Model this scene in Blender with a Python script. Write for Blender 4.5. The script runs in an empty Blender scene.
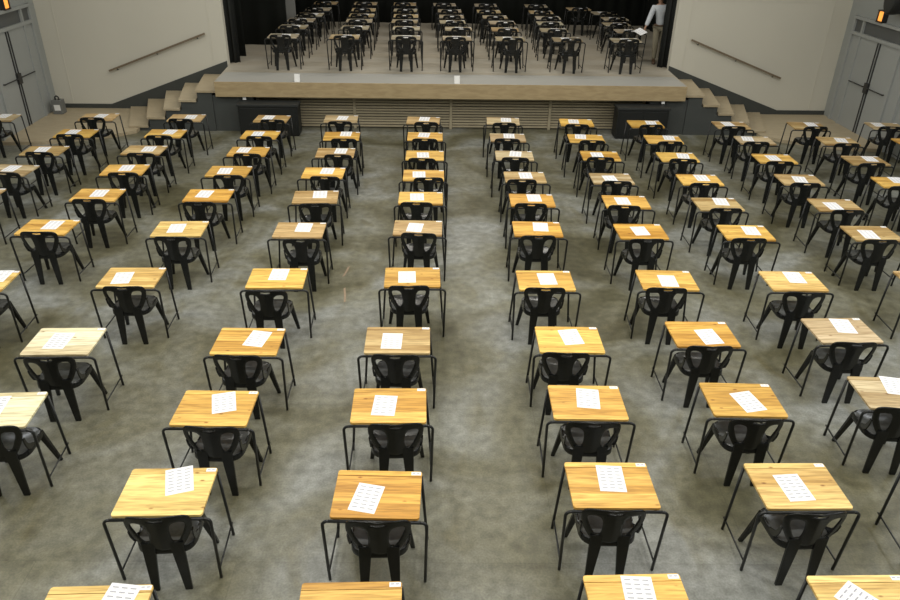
import bpy, bmesh, math, random
from mathutils import Vector, Matrix
random.seed(7)
scene = bpy.context.scene
col = scene.collection
R = math.radians

# ------------------------------------------------------------------ camera
def make_camera():
    p, ro, ya = R(29.0702), R(1.14368), R(1.07657)
    cp, sp = math.cos(p), math.sin(p)
    fw = Vector((math.sin(ya) * cp, math.cos(ya) * cp, -sp))
    r = Vector((math.cos(ya), -math.sin(ya), 0))
    u = r.cross(fw)
    r2 = math.cos(ro) * r + math.sin(ro) * u
    u2 = -math.sin(ro) * r + math.cos(ro) * u
    cd = bpy.data.cameras.new('camera')
    cd.sensor_width = 36.0
    cd.lens = 732.35 / 900 * 36
    cd.clip_start, cd.clip_end = 0.1, 200
    o = bpy.data.objects.new('camera', cd)
    col.objects.link(o)
    m = Matrix((r2, u2, -fw)).transposed().to_4x4()
    m.translation = Vector((0, 0, 4.8016))
    o.matrix_world = m
    scene.camera = o
make_camera()

# ------------------------------------------------------------------ world, lights, exposure
w = bpy.data.worlds.new('world'); scene.world = w; w.use_nodes = True
w.node_tree.nodes['Background'].inputs[0].default_value = (.75, .85, 1, 1)
w.node_tree.nodes['Background'].inputs[1].default_value = .25
scene.view_settings.view_transform = 'Standard'
scene.view_settings.look = 'None'
scene.view_settings.gamma = 1.0
scene.view_settings.exposure = 0.0

def area(name, loc, size, power, colour, rot=(0, 0, 0)):
    ld = bpy.data.lights.new(name, 'AREA')
    ld.shape = 'RECTANGLE'; ld.size, ld.size_y = size
    ld.energy = power; ld.color = colour
    o = bpy.data.objects.new(name, ld); col.objects.link(o)
    o.location = loc; o.rotation_euler = rot
# rows of ceiling lamps over the hall
for ly, pw in ((2.0, .62), (6.5, .66), (11.0, .50), (15.0, .30)):
    for lx in (-6.0, -2.0, 2.4, 6.4):
        k = 1.0 if abs(lx) < 3 else .62
        area('ceiling_lamp', (lx, ly, 7.3), (2.4, .5), 215 * pw * k, (1.0, .97, .88))
area('stage_fill', (0.3, 20.6, 6.6), (5.0, .6), 190, (1.0, .95, .85))  # fill added above the stage to lift its floor
# unseen strips added high on both side walls to put glints on the seats
for sx in (-1, 1):
    area('side_fill', (.25 + sx * 9.2, 5.5, 5.6), (1.3, 13.0), 300, (.93, .96, 1.0), (0, sx * R(68), 0))

# ------------------------------------------------------------------ materials
def new_mat(name):
    m = bpy.data.materials.new(name); m.use_nodes = True
    nt = m.node_tree
    return m, nt, nt.nodes['Principled BSDF'], nt.nodes, nt.links
def plain(name, c, rough=.6, metal=0, spec=.5, bump=0, noise=.0, nscale=8):
    m, nt, b, N, K = new_mat(name)
    b.inputs['Base Color'].default_value = (*c, 1)
    b.inputs['Roughness'].default_value = rough
    b.inputs['Metallic'].default_value = metal
    b.inputs['Specular IOR Level'].default_value = spec
    if noise:
        tc = N.new('ShaderNodeTexCoord'); n = N.new('ShaderNodeTexNoise'); n.inputs['Scale'].default_value = nscale
        n.inputs['Detail'].default_value = 5
        K.new(tc.outputs['Object'], n.inputs['Vector'])
        mx = N.new('ShaderNodeMixRGB'); mx.inputs[1].default_value = (*[v * (1 - noise) for v in c], 1)
        mx.inputs[2].default_value = (*[min(1, v * (1 + noise)) for v in c], 1)
        K.new(n.outputs['Fac'], mx.inputs[0]); K.new(mx.outputs[0], b.inputs['Base Color'])
    return m

def wood_mat(name, obj_color=True, base=(.60, .315, .085), plank=.102, knots=True, dark=(.66, .60, .52), vary=1.0):
    """planks running along X, tinted by each object's own colour"""
    m, nt, b, N, K = new_mat(name)
    tc = N.new('ShaderNodeTexCoord'); oi = N.new('ShaderNodeObjectInfo')
    off = N.new('ShaderNodeVectorMath'); off.operation = 'ADD'
    mul = N.new('ShaderNodeVectorMath'); mul.operation = 'SCALE'; mul.inputs['Scale'].default_value = 37.0
    cmb = N.new('ShaderNodeCombineXYZ')
    K.new(oi.outputs['Random'], cmb.inputs[0]); K.new(oi.outputs['Random'], cmb.inputs[2])
    K.new(cmb.outputs[0], mul.inputs[0]); K.new(mul.outputs[0], off.inputs[1]); K.new(tc.outputs['Object'], off.inputs[0])
    # plank index -> random tone
    sep = N.new('ShaderNodeSeparateXYZ'); K.new(tc.outputs['Object'], sep.inputs[0])
    dv = N.new('ShaderNodeMath'); dv.operation = 'DIVIDE'; dv.inputs[1].default_value = plank
    K.new(sep.outputs['Y'], dv.inputs[0])
    fl = N.new('ShaderNodeMath'); fl.operation = 'FLOOR'; K.new(dv.outputs[0], fl.inputs[0])
    ad = N.new('ShaderNodeMath'); ad.operation = 'ADD'; K.new(fl.outputs[0], ad.inputs[0])
    m2 = N.new('ShaderNodeMath'); m2.operation = 'MULTIPLY'; m2.inputs[1].default_value = 91.7
    K.new(oi.outputs['Random'], m2.inputs[0]); K.new(m2.outputs[0], ad.inputs[1])
    wn = N.new('ShaderNodeTexWhiteNoise'); wn.noise_dimensions = '1D'; K.new(ad.outputs[0], wn.inputs['W'])
    # grain
    mp = N.new('ShaderNodeMapping'); mp.inputs['Scale'].default_value = (2.2, 26, 10); K.new(off.outputs[0], mp.inputs['Vector'])
    n1 = N.new('ShaderNodeTexNoise'); n1.inputs['Scale'].default_value = 1.6; n1.inputs['Detail'].default_value = 6; n1.inputs['Distortion'].default_value = .6
    K.new(mp.outputs[0], n1.inputs['Vector'])
    r1 = N.new('ShaderNodeValToRGB')
    r1.color_ramp.elements[0].position = .33; r1.color_ramp.elements[0].color = (*dark, 1)
    r1.color_ramp.elements[1].position = .62; r1.color_ramp.elements[1].color = (1.08, 1.08, 1.08, 1)
    K.new(n1.outputs['Fac'], r1.inputs[0])
    r2 = N.new('ShaderNodeValToRGB')
    r2.color_ramp.elements[0].color = (.70, .61, .48, 1); r2.color_ramp.elements[1].color = (1.12, 1.16, 1.25, 1)
    vm = N.new('ShaderNodeMath'); vm.operation = 'MULTIPLY_ADD'; vm.inputs[1].default_value = vary; vm.inputs[2].default_value = (1 - vary) * .7
    K.new(wn.outputs['Value'], vm.inputs[0]); K.new(vm.outputs[0], r2.inputs[0])
    # knots
    mp3 = N.new('ShaderNodeMapping'); mp3.inputs['Scale'].default_value = (4.2, 8.5, 1); K.new(off.outputs[0], mp3.inputs['Vector'])
    vo = N.new('ShaderNodeTexVoronoi'); vo.inputs['Scale'].default_value = 1.15; K.new(mp3.outputs[0], vo.inputs['Vector'])
    r3 = N.new('ShaderNodeValToRGB')
    r3.color_ramp.elements[0].position = .04; r3.color_ramp.elements[0].color = (.42, .26, .15, 1)
    r3.color_ramp.elements[1].position = .13; r3.color_ramp.elements[1].color = (1, 1, 1, 1)
    K.new(vo.outputs['Distance'], r3.inputs[0])
    def mult(a, c):
        x = N.new('ShaderNodeMixRGB'); x.blend_type = 'MULTIPLY'; x.inputs[0].default_value = 1
        K.new(a, x.inputs[1]); K.new(c, x.inputs[2]); return x.outputs[0]
    o = mult(r1.outputs[0], r2.outputs[0])
    if knots: o = mult(o, r3.outputs[0])
    if obj_color: o = mult(o, oi.outputs['Color'])
    else:
        rgb = N.new('ShaderNodeRGB'); rgb.outputs[0].default_value = (*base, 1); o = mult(o, rgb.outputs[0])
    K.new(o, b.inputs['Base Color'])
    b.inputs['Roughness'].default_value = .42
    b.inputs['Specular IOR Level'].default_value = .4
    return m

def floor_mat():
    m, nt, b, N, K = new_mat('worn_concrete')
    tc = N.new('ShaderNodeTexCoord')
    def noise(s, d=5, dist=0, sc=(1, 1, 1)):
        mp = N.new('ShaderNodeMapping'); mp.inputs['Scale'].default_value = sc; K.new(tc.outputs['Object'], mp.inputs['Vector'])
        n = N.new('ShaderNodeTexNoise'); n.inputs['Scale'].default_value = s; n.inputs['Detail'].default_value = d
        n.inputs['Distortion'].default_value = dist; K.new(mp.outputs[0], n.inputs['Vector']); return n.outputs['Fac']
    def ramp(f, stops):
        r = N.new('ShaderNodeValToRGB'); e = r.color_ramp.elements
        e[0].position, e[0].color = stops[0][0], (*stops[0][1], 1)
        e[1].position, e[1].color = stops[-1][0], (*stops[-1][1], 1)
        for p, c in stops[1:-1]:
            k = e.new(p); k.color = (*c, 1)
        K.new(f, r.inputs[0]); return r.outputs[0]
    def mix(f, a, c, mode='MIX'):
        x = N.new('ShaderNodeMixRGB'); x.blend_type = mode
        if isinstance(f, float): x.inputs[0].default_value = f
        else: K.new(f, x.inputs[0])
        K.new(a, x.inputs[1]); K.new(c, x.inputs[2]); return x.outputs[0]
    base = ramp(noise(.75, 6, .8), [(.34, (.092, .086, .050)), (.43, (.142, .135, .090)), (.53, (.185, .183, .146)), (.64, (.255, .262, .248))])
    fine = ramp(noise(9, 8), [(.3, (.72, .72, .70)), (.7, (1.25, 1.25, 1.25))])
    c = mix(1.0, base, fine, 'MULTIPLY')
    grit = ramp(noise(55, 3), [(.35, (.86, .86, .85)), (.65, (1.12, 1.12, 1.12))])
    c = mix(1.0, c, grit, 'MULTIPLY')
    stain = ramp(noise(1.7, 4, 1.2, (1, .55, 1)), [(.54, (1, 1, 1)), (.70, (.78, .74, .62))])
    c = mix(1.0, c, stain, 'MULTIPLY')
    # slab joints and slabs of slightly different tone
    br = N.new('ShaderNodeTexBrick'); br.offset = .37
    br.inputs['Color1'].default_value = (.90, .90, .90, 1); br.inputs['Color2'].default_value = (1.10, 1.10, 1.08, 1)
    br.inputs['Mortar'].default_value = (.78, .77, .74, 1)
    br.inputs['Scale'].default_value = 1; br.inputs['Mortar Size'].default_value = .006; br.inputs['Mortar Smooth'].default_value = .6
    br.inputs['Brick Width'].default_value = 1.62; br.inputs['Row Height'].default_value = 2.1
    K.new(tc.outputs['Object'], br.inputs['Vector'])
    c = mix(.65, c, br.outputs['Color'], 'MULTIPLY')
    K.new(c, b.inputs['Base Color'])
    rr = N.new('ShaderNodeMapRange'); rr.inputs[3].default_value = .30; rr.inputs[4].default_value = .52
    K.new(noise(2.2, 4), rr.inputs[0]); K.new(rr.outputs[0], b.inputs['Roughness'])
    b.inputs['Specular IOR Level'].default_value = .45
    return m

def paper_mat(name, rows=7, cols=3):
    """white sheet printed with rows of small grey lines"""
    m, nt, b, N, K = new_mat(name)
    tc = N.new('ShaderNodeTexCoord'); sp = N.new('ShaderNodeSeparateXYZ'); K.new(tc.outputs['Generated'], sp.inputs[0])
    def math_(op, a, c=None):
        x = N.new('ShaderNodeMath'); x.operation = op
        for i, q in enumerate((a, c)):
            if q is None: continue
            if isinstance(q, (int, float)): x.inputs[i].default_value = q
            else: K.new(q, x.inputs[i])
        return x.outputs[0]
    def cell(s, n, lo, hi, m0=.06):
        t = math_('FRACT', math_('MULTIPLY', math_('DIVIDE', math_('SUBTRACT', s, m0), 1 - 2 * m0), n))
        return math_('MULTIPLY', math_('GREATER_THAN', t, lo), math_('LESS_THAN', t, hi))
    inside = lambda s: math_('MULTIPLY', math_('GREATER_THAN', s, .06), math_('LESS_THAN', s, .94))
    line = math_('MULTIPLY', cell(sp.outputs['X'], cols, .14, .82), cell(sp.outputs['Y'], rows, .50, .78))
    line2 = math_('MULTIPLY', cell(sp.outputs['X'], cols, .3, .62), cell(sp.outputs['Y'], rows, .25, .38))
    tot = math_('MULTIPLY', math_('MAXIMUM', line, math_('MULTIPLY', line2, .6)), math_('MULTIPLY', inside(sp.outputs['X']), inside(sp.outputs['Y'])))
    mx = N.new('ShaderNodeMixRGB'); mx.inputs[1].default_value = (.86, .86, .88, 1); mx.inputs[2].default_value = (.40, .40, .44, 1)
    K.new(tot, mx.inputs[0]); K.new(mx.outputs[0], b.inputs['Base Color']); b.inputs['Roughness'].default_value = .75
    b.inputs['Specular IOR Level'].default_value = .2
    return m

M = dict(
    wood=wood_mat('desk_pine'),
    tube=plain('black_tube', (.012, .013, .013), .38),
    plastic=plain('black_plastic', (.0065, .0072, .0070), .26, spec=.45, noise=.25, nscale=5),
    seat=plain('seat_glint_grey', (.105, .110, .112), .22, spec=.9, noise=.95, nscale=9),  # mottled grey paints bright highlights into the black seat tops
    paper=paper_mat('printed_sheet'),
    card=paper_mat('desk_card', 1, 2),
    floor=floor_mat(),
    wall=plain('cream_paint', (.56, .54, .465), .7, noise=.05, nscale=.7),
    doorwall=plain('grey_wall_paint', (.31, .325, .315), .6, noise=.05, nscale=1.5),
    door=plain('grey_door_paint', (.32, .335, .33), .45, noise=.06, nscale=2),
    doordark=plain('dark_transom', (.09, .095, .095), .5, noise=.08, nscale=2),
    black=plain('black_metal', (.02, .02, .02), .45),
    skirting=plain('charcoal_skirting', (.045, .05, .046), .6, noise=.15, nscale=3),
    charcoal=plain('charcoal_panel', (.055, .060, .057), .6, noise=.15, nscale=2),
    ply=wood_mat('stair_plywood', False, (.43, .36, .24), 5.0, False, (.88, .86, .83), .2),
    nosing=wood_mat('stage_edge_wood', False, (.40, .31, .175), 5.0, False, (.88, .86, .83), .2),
    stage=wood_mat('stage_boards', False, (.43, .395, .32), .55, False, (.88, .87, .85), .25),
    apron=plain('grey_apron_vinyl', (.37, .365, .34), .55, noise=.08, nscale=1.2),
    slat=plain('grille_slats', (.36, .31, .21), .6, noise=.15, nscale=6),
    void=plain('under_stage_dark', (.02, .02, .018), .9),
    curtain=plain('black_drape', (.018, .02, .018), .95, spec=.1, noise=.3, nscale=2),
    drape=plain('charcoal_drape', (.035, .037, .036), .9, spec=.1, noise=.2, nscale=2),
    rail=plain('brown_handrail', (.17, .13, .085), .5),
    post=plain('grey_post', (.22, .22, .21), .7),
    boxblk=plain('black_cabinet_paint', (.007, .008, .0075), .5),
    boxtop=plain('soft_black_top', (.020, .022, .021), .6, noise=.3, nscale=4),  # slightly lighter black than the cabinet body
    ceiling=plain('ceiling_paint', (.5, .5, .47), .8),
    white=plain('white_plastic', (.75, .75, .74), .5),
    shirt=plain('pale_blue_shirt', (.50, .53, .57), .8, noise=.08, nscale=14),
    khaki=plain('khaki_cloth', (.24, .215, .155), .85, noise=.1, nscale=14),
    skin=plain('skin', (.30, .17, .11), .55),
    hair=plain('dark_hair', (.02, .016, .012), .7),
    leather=plain('brown_leather', (.10, .06, .035), .45),
    tape=plain('faded_tape', (.30, .22, .15), .7, noise=.25, nscale=20),
    steel=plain('grey_steel_box', (.15, .155, .15), .5),
)
def emit_mat(name, c, s):
    m, nt, b, N, K = new_mat(name)
    b.inputs['Base Color'].default_value = (*c, 1)
    b.inputs['Emission Color'].default_value = (*c, 1); b.inputs['Emission Strength'].default_value = s
    return m
M['amber'] = emit_mat('amber_lamp_glass', (1.0, .36, .06), 1.1)

# ------------------------------------------------------------------ mesh helpers
def link_mesh(name, bm, mat, parent=None, smooth=False):
    me = bpy.data.meshes.new(name)
    bmesh.ops.recalc_face_normals(bm, faces=bm.faces)
    bm.to_mesh(me); bm.free()
    for p in me.polygons: p.use_smooth = smooth
    mats = mat if isinstance(mat, (list, tuple)) else [mat]
    for q in mats: me.materials.append(q)
    o = bpy.data.objects.new(name, me); col.objects.link(o)
    if parent: o.parent = parent
    return o
def box(bm, a, b, bevel=0, seg=2, mi=0):
    r = bmesh.ops.create_cube(bm, size=1)
    vs = r['verts']
    c = [(a[i] + b[i]) / 2 for i in range(3)]; s = [abs(b[i] - a[i]) for i in range(3)]
    for v in vs: v.co = Vector((c[0] + v.co.x * s[0], c[1] + v.co.y * s[1], c[2] + v.co.z * s[2]))
    fs = set(f for v in vs for f in v.link_faces)
    for f in fs: f.material_index = mi
    if bevel:
        es = list(set(e for v in vs for e in v.link_edges))
        bmesh.ops.bevel(bm, geom=es, offset=bevel, segments=seg, affect='EDGES', profile=.5)
def prism(bm, pts, z0, z1, axis='z', mi=0):
    """extrude a polygon: axis z -> pts are (x,y); axis y -> pts are (x,z) between y=z0..z1; axis x -> (y,z)"""
    def P(p, t):
        return {'z': (p[0], p[1], t), 'y': (p[0], t, p[1]), 'x': (t, p[0], p[1])}[axis]
    a = [bm.verts.new(P(p, z0)) for p in pts]; b = [bm.verts.new(P(p, z1)) for p in pts]
    n = len(pts); fs = [bm.faces.new(a[::-1]), bm.faces.new(b)]
    for i in range(n): fs.append(bm.faces.new((a[i], a[(i + 1) % n], b[(i + 1) % n], b[i])))
    for f in fs: f.material_index = mi
def tube(bm, pts, r, n=10, cap=True, radii=None):
    pts = [Vector(p) for p in pts]
    rings = []; prev = None
    for i, p in enumerate(pts):
        t = (pts[min(i + 1, len(pts) - 1)] - pts[max(i - 1, 0)]).normalized()
        if prev is None:
            up = Vector((0, 0, 1)) if abs(t.z) < .9 else Vector((1, 0, 0))
            x = t.cross(up).normalized()
        else:
            x = (prev - t * prev.dot(t)).normalized()
        prev = x; y = t.cross(x)
        rr = radii[i] if radii else r
        rings.append([bm.verts.new(p + rr * (math.cos(2 * math.pi * k / n) * x + math.sin(2 * math.pi * k / n) * y)) for k in range(n)])
    for a, b in zip(rings, rings[1:]):
        for k in range(n): bm.faces.new((a[k], a[(k + 1) % n], b[(k + 1) % n], b[k]))
    if cap: bm.faces.new(rings[0][::-1]); bm.faces.new(rings[-1])
def loft(bm, rings, cap=True):
    V = [[bm.verts.new(p) for p in r] for r in rings]
    n = len(V[0])
    for a, b in zip(V, V[1:]):
        for k in range(n): bm.faces.new((a[k], a[(k + 1) % n], b[(k + 1) % n], b[k]))
    if cap: bm.faces.new(V[0][::-1]); bm.faces.new(V[-1])
def rrect(hx, hy, r, seg=5):
    out = []
    for cx, cy, a0 in ((hx - r, hy - r, 0), (-hx + r, hy - r, 90), (-hx + r, -hy + r, 180), (hx - r, -hy + r, 270)):
        for i in range(seg + 1):
            a = R(a0 + 90 * i / seg); out.append((cx + r * math.cos(a), cy + r * math.sin(a)))
    return out
def empty(name, loc=(0, 0, 0), rz=0):
    o = bpy.data.objects.new(name, None); col.objects.link(o)
    o.location = loc; o.rotation_euler = (0, 0, rz); o.empty_display_size = .1
    return o
def tag(o, label=None, cat=None, group=None, kind=None):
    if label: o['label'] = label
    if cat: o['category'] = cat
    if group: o['group'] = group
    if kind: o['kind'] = kind
    return o
def copy_tree(o, parent=None):
    c = o.copy(); col.objects.link(c); c.parent = parent
    for ch in list(o.children): copy_tree(ch, c)
    return c
# the stage end of the hall stands at a slight angle to the rows of desks
PIV = Vector((.25, 16.45, 0))
ROOM = Matrix.Translation(PIV) @ Matrix.Rotation(.022, 4, 'Z') @ Matrix.Translation(-PIV)
def room(o):
    """place an object modelled in room axes"""
    o.matrix_basis = ROOM @ Matrix.LocRotScale(o.location, o.rotation_euler, None)
    return o
def structure(name, bm, mat, smooth=False, rot=True):
    o = link_mesh(name, bm, mat, None, smooth); tag(o, kind='structure')
    if rot: o.matrix_world = ROOM
    return o
ORD = ['zeroth', 'first', 'second', 'third', 'fourth', 'fifth', 'sixth', 'seventh', 'eighth', 'ninth', 'tenth', 'eleventh', 'twelfth']

# ------------------------------------------------------------------ the hall
XL, XR, YW, Z1, ZC = -9.25, 9.72, 18.15, 1.12, 7.6
bm = bmesh.new(); box(bm, (XL - .3, -6, -.1), (XR + .3, 18.3, 0)); structure('floor', bm, M['floor'], rot=False)
# low plywood landings either side of the stage
bm = bmesh.new()
prism(bm, [(XL, 15.30), (-8.4, 15.38), (-7.1, 15.95), (-6.75, 16.30), (-6.75, YW), (XL, YW)], 0, .07)
structure('floor_landing_left', bm, M['ply'])
bm = bmesh.new()
prism(bm, [(XR, 15.30), (8.9, 15.38), (7.7, 15.95), (7.35, 16.30), (7.35, YW), (XR, YW)][::-1], 0, .07)
structure('floor_landing_right', bm, M['ply'])
bm = bmesh.new(); box(bm, (XL - .3, YW, 0), (-5.02, YW + .18, ZC)); structure('wall_stage_left', bm, M['wall'])
bm = bmesh.new(); box(bm, (5.60, YW, 0), (XR + .3, YW + .18, ZC)); structure('wall_stage_right', bm, M['wall'])
bm = bmesh.new(); box(bm, (-5.02, YW, 5.6), (5.60, YW + .18, ZC)); structure('wall_over_stage', bm, M['wall'])
bm = bmesh.new(); box(bm, (XL - .3, -6.3, -.1), (XR + .3, -6, ZC)); structure('wall_back', bm, M['wall'])
bm = bmesh.new(); box(bm, (XL - .5, -6.3, ZC), (XR + .5, 18.5, ZC + .2)); structure('ceiling', bm, M['ceiling'])
for nm, x0, x1 in (('wall_left', XL - .2, XL), ('wall_right', XR, XR + .2)):
    bm = bmesh.new(); box(bm, (x0, -6.2, 0), (x1, YW, ZC)); structure(nm, bm, M['doorwall'])
# skirting: level by the landing, then climbing with the stairs
for nm, sgn in (('baseboard_stage_left', 1), ('baseboard_stage_right', -1)):
    f = (lambda x: x) if sgn == 1 else (lambda x: .55 - x)
    a = XL if sgn == 1 else .55 - XR
    pts = [(f(a), 0), (f(a), .17), (f(-7.95), .17), (f(-5.04), 1.22), (f(-5.04), 0)]
    bm = bmesh.new(); prism(bm, pts, YW - .02, YW + .01, 'y'); structure(nm, bm, M['skirting'])
# slim battens on the cream walls
for i, (x, z0, z1) in enumerate(((-8.86, .18, 5.5), (-5.36, 1.18, 5.5), (5.92, 1.18, 5.5), (9.3, .18, 5.5))):
    bm = bmesh.new(); box(bm, (x - .012, YW - .008, z0), (x + .012, YW + .01, z1)); structure('trim_%d' % (i + 1), bm, M['wall'])
for i, (xa, xb) in enumerate(((XL + .1, -5.4), (6.0, XR - .1))):
    bm = bmesh.new(); box(bm, (xa, YW - .006, 2.70), (xb, YW + .01, 2.715)); structure('trim_%d' % (i + 5), bm, M['wall'])

# double doors in the side walls
def double_door(n, side, yc, far, near):
    X = XL if side < 0 else XR
    s = 1 if side < 0 else -1            # direction into the hall
    def bx(b, y0, y1, z0, z1, d0, d1): box(b, (X + s * d0, y0, z0), (X + s * d1, y1, z1))
    jf = far + .42; jn = near - .42
    bm = bmesh.new()
    bx(bm, jn, jf, 2.08, 2.15, -.02, .07); bx(bm, jn, jf, 2.42, 2.48, -.02, .08)
    for y in (far + .02, near - .02): bx(bm, y - .035, y + .035, 0, 2.42, -.02, .06)
    for y in (jf, jn): bx(bm, y - .04, y + .04, 0, 2.48, -.02, .06)
    root = structure('door_%d' % n, bm, M['door'])
    def part(name, b, m): return link_mesh(name, b, m, root)
    bm = bmesh.new(); bx(bm, jn, jf, 2.15, 2.42, -.02, .015); part('transom', bm, M['doordark'])
    for a, c in ((near, yc - .012), (yc + .012, far)):
        bm = bmesh.new(); bx(bm, a, c, .02, 2.08, -.01, .035); leaf = part('door_leaf', bm, M['door'])
        m0 = (a + c) / 2
        bm = bmesh.new()
        tube(bm, [(X + s * .075, a + .12, 1.10), (X + s * .075, c - .05, 1.10)], .013, 8)
        tube(bm, [(X + s * .03, a + .12, 1.10), (X + s * .085, a + .12, 1.10)], .013, 8)
        link_mesh('push_bar', bm, M['black'], leaf)
    for y in (yc - .05, yc + .05):
        bm = bmesh.new(); bx(bm, y - .012, y + .012, .05, 2.06, .035, .055); part('bolt_rod', bm, M['black'])
    bm = bmesh.new(); bx(bm, yc - .075, yc + .075, .98, 1.20, .035, .085); part('latch', bm, M['black'])
    for a, c in ((far + .05, jf - .04), (jn + .04, near - .05)):
        bm = bmesh.new(); bx(bm, a, c, .02, 2.08, -.01, .02); part('side_panel', bm, M['door'])
double_door(1, -1, 16.62, 17.38, 15.86)
double_door(2, 1, 16.56, 17.36, 15.76)

def emergency_lamp(x, y, s, label):
    root = room(empty('emergency_lamp', (x, y, 2.60)))
    tag(root, label, 'lamp', 'amber lamps over the side doors')
    bm = bmesh.new(); box(bm, (-.0 * s, -.13, -.12), (.05 * s, .13, .13), .008)
    for yy in (-.12, .10): box(bm, (.05 * s, yy, -.12), (.11 * s, yy + .02, .13))
    box(bm, (.05 * s, -.12, .11), (.12 * s, .12, .13)); box(bm, (.05 * s, -.12, -.12), (.12 * s, .12, -.105))
    link_mesh('housing', bm, M['black'], root)
    bm = bmesh.new(); box(bm, (.05 * s, -.085, -.095), (.10 * s, .085, .10), .015); link_mesh('lamp_glass', bm, M['amber'], root)
emergency_lamp(XL + .001, 16.80, 1, 'glowing amber lamp above the grey double doors on the left')
emergency_lamp(XR - .001, 16.72, -1, 'glowing amber lamp above the grey double doors on the right')

# round-backed black loudspeaker on the right wall
root = room(empty('loudspeaker', (XR - .03, 16.08, 3.02)))
tag(root, 'black loudspeaker fixed high on the right wall beside the amber lamp', 'loudspeaker')
bm = bmesh.new()
loft(bm, [[(-.05 - .30 * t, .22 * math.cos(a) * k, .30 * math.sin(a) * k) for a in [2 * math.pi * i / 20 for i in range(20)]] for t, k in ((0, .8), (.1, .95), (.5, 1), (.95, 1), (1, .95))])
link_mesh('cabinet', bm, M['boxblk'], root, True)
bm = bmesh.new()
loft(bm, [[(-.352 - d, .20 * math.cos(a) * k, .28 * math.sin(a) * k) for a in [2 * math.pi * i / 20 for i in range(20)]] for d, k in ((0, 1), (.01, .95), (.018, .5))])
link_mesh('grille', bm, M['boxtop'], root, True)
bm = bmesh.new(); box(bm, (-.08, -.05, -.05), (.025, .05, .05)); link_mesh('bracket', bm, M['black'], root)

# grey service box with a white label beside the left doors
root = room(empty('service_box', (-8.98, 17.62, .07)))
tag(root, 'small grey box with white label standing by the left wall corner', 'box')
bm = bmesh.new(); box(bm, (-.11, -.10, 0), (.11, .12, .32), .01); link_mesh('case', bm, M['steel'], root)
bm = bmesh.new(); box(bm, (-.06, -.105, .09), (.08, -.10, .22)); link_mesh('white_label', bm, M['white'], root)
bm = bmesh.new(); tube(bm, [(-.04, 0, .31), (-.04, 0, .38), (.0, 0, .41), (.04, 0, .38), (.04, 0, .31)], .018, 8); link_mesh('handle', bm, M['black'], root, True)

# sloping handrails on the cream walls
for (xa, za), (xb, zb), lab in (((-7.82, .95), (-5.46, 1.82), 'sloping brown handrail on the cream wall left of the stage'),
                                ((8.37, .95), (6.01, 1.82), 'sloping brown handrail on the cream wall right of the stage')):
    root = room(empty('handrail', (xa, YW, za))); tag(root, lab, 'handrail', 'wall handrails by the stage stairs')
    dx, dz = xb - xa, zb - za; ln = math.hypot(dx, dz); nx, nz = -dz / ln * .04, dx / ln * .04
    if nz < 0: nx, nz = -nx, -nz
    bm = bmesh.new(); prism(bm, [(0, 0), (dx, dz), (dx + nx, dz + nz), (nx, nz)], -.085, -.045, 'y'); link_mesh('rail', bm, M['rail'], root)
    for t in (.08, .5, .92):
        bm = bmesh.new(); tube(bm, [(dx * t, 0, dz * t - .03), (dx * t, -.05, dz * t - .03), (dx * t, -.06, dz * t + .01)], .009, 6); link_mesh('bracket', bm, M['black'], root)

# ------------------------------------------------------------------ the stage
bm = bmesh.new(); prism(bm, [(-4.93, 16.40), (5.50, 16.40), (5.60, YW + .2), (6.9, YW + .2), (6.9, 25.2), (-6.7, 25.2), (-6.7, YW + .2), (-5.02, YW + .2)], .80, Z1 - .003)
structure('floor_stage', bm, M['stage'])
bm = bmesh.new(); box(bm, (-4.93, 16.375, .80), (5.50, 16.40, Z1 + .004), .004); structure('trim_stage_edge', bm, M['nosing'])
bm = bmesh.new(); box(bm, (-4.925, 16.40, Z1 - .003), (5.495, 17.38, Z1)); structure('floor_apron', bm, M['apron'])
# charcoal boarding below the stage, and the slatted ventilation grille
bm = bmesh.new(); box(bm, (-5.04, 16.52, 0), (-4.15, 16.60, .80)); box(bm, (4.75, 16.52, 0), (5.61, 16.60, .80)); structure('wall_under_stage', bm, M['charcoal'])
bm = bmesh.new(); box(bm, (-5.0, 17.0, 0), (5.55, 17.05, .80)); structure('wall_below_stage', bm, M['void'])
root = room(empty('stage_grille', (0, 0, 0))); tag(root, 'long slatted brown wooden grille below the stage edge', 'grille')
bm = bmesh.new()
for i in range(12):
    z = .03 + i * .062
    box(bm, (-4.15, 16.86, z), (4.75, 16.885, z + .042))
link_mesh('slats', bm, M['slat'], root)
for x in (-4.13, -1.95, .26, 2.55, 4.72):
    bm = bmesh.new(); box(bm, (x - .03, 16.835, 0), (x + .03, 16.86, .80)); link_mesh('upright', bm, M['slat'], root)

# fan-shaped stairs from landing to stage
def stairs(mirror, label):
    f = (lambda x: .57 - x) if mirror else (lambda x: x)
    F = [-6.96, -6.54, -6.14, -5.78, -5.40, -4.945]; B = [-7.50, -7.05, -6.58, -6.1, -5.62, -5.03]; Z = [.12, .31, .51, .70, .91]
    root = room(empty('stage_stairs', (0, 0, 0))); tag(root, label, 'stairs', 'plywood stairs beside the stage')
    y0, y1 = 16.46, YW - .022
    for i in range(5):
        t = .045
        xa, xb, ba, bb = F[i], F[i + 1] , B[i], B[i + 1]
        bm = bmesh.new(); prism(bm, [(f(xa), y0), (f(xb), y0), (f(bb), y1), (f(ba), y1)], Z[i] - t, Z[i], 'z'); link_mesh('tread', bm, M['ply'], root)
        z0 = Z[i - 1] - t if i else 0
        bm = bmesh.new(); prism(bm, [(f(xa + .03), y0 + .04), (f(-5.045), y0 + .04), (f(-5.045), y1), (f(ba + .03), y1)], z0, Z[i] - t, 'z'); link_mesh('riser', bm, M['charcoal'], root)
stairs(False, 'five plywood stairs with charcoal sides climbing to the stage from the left')
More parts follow.
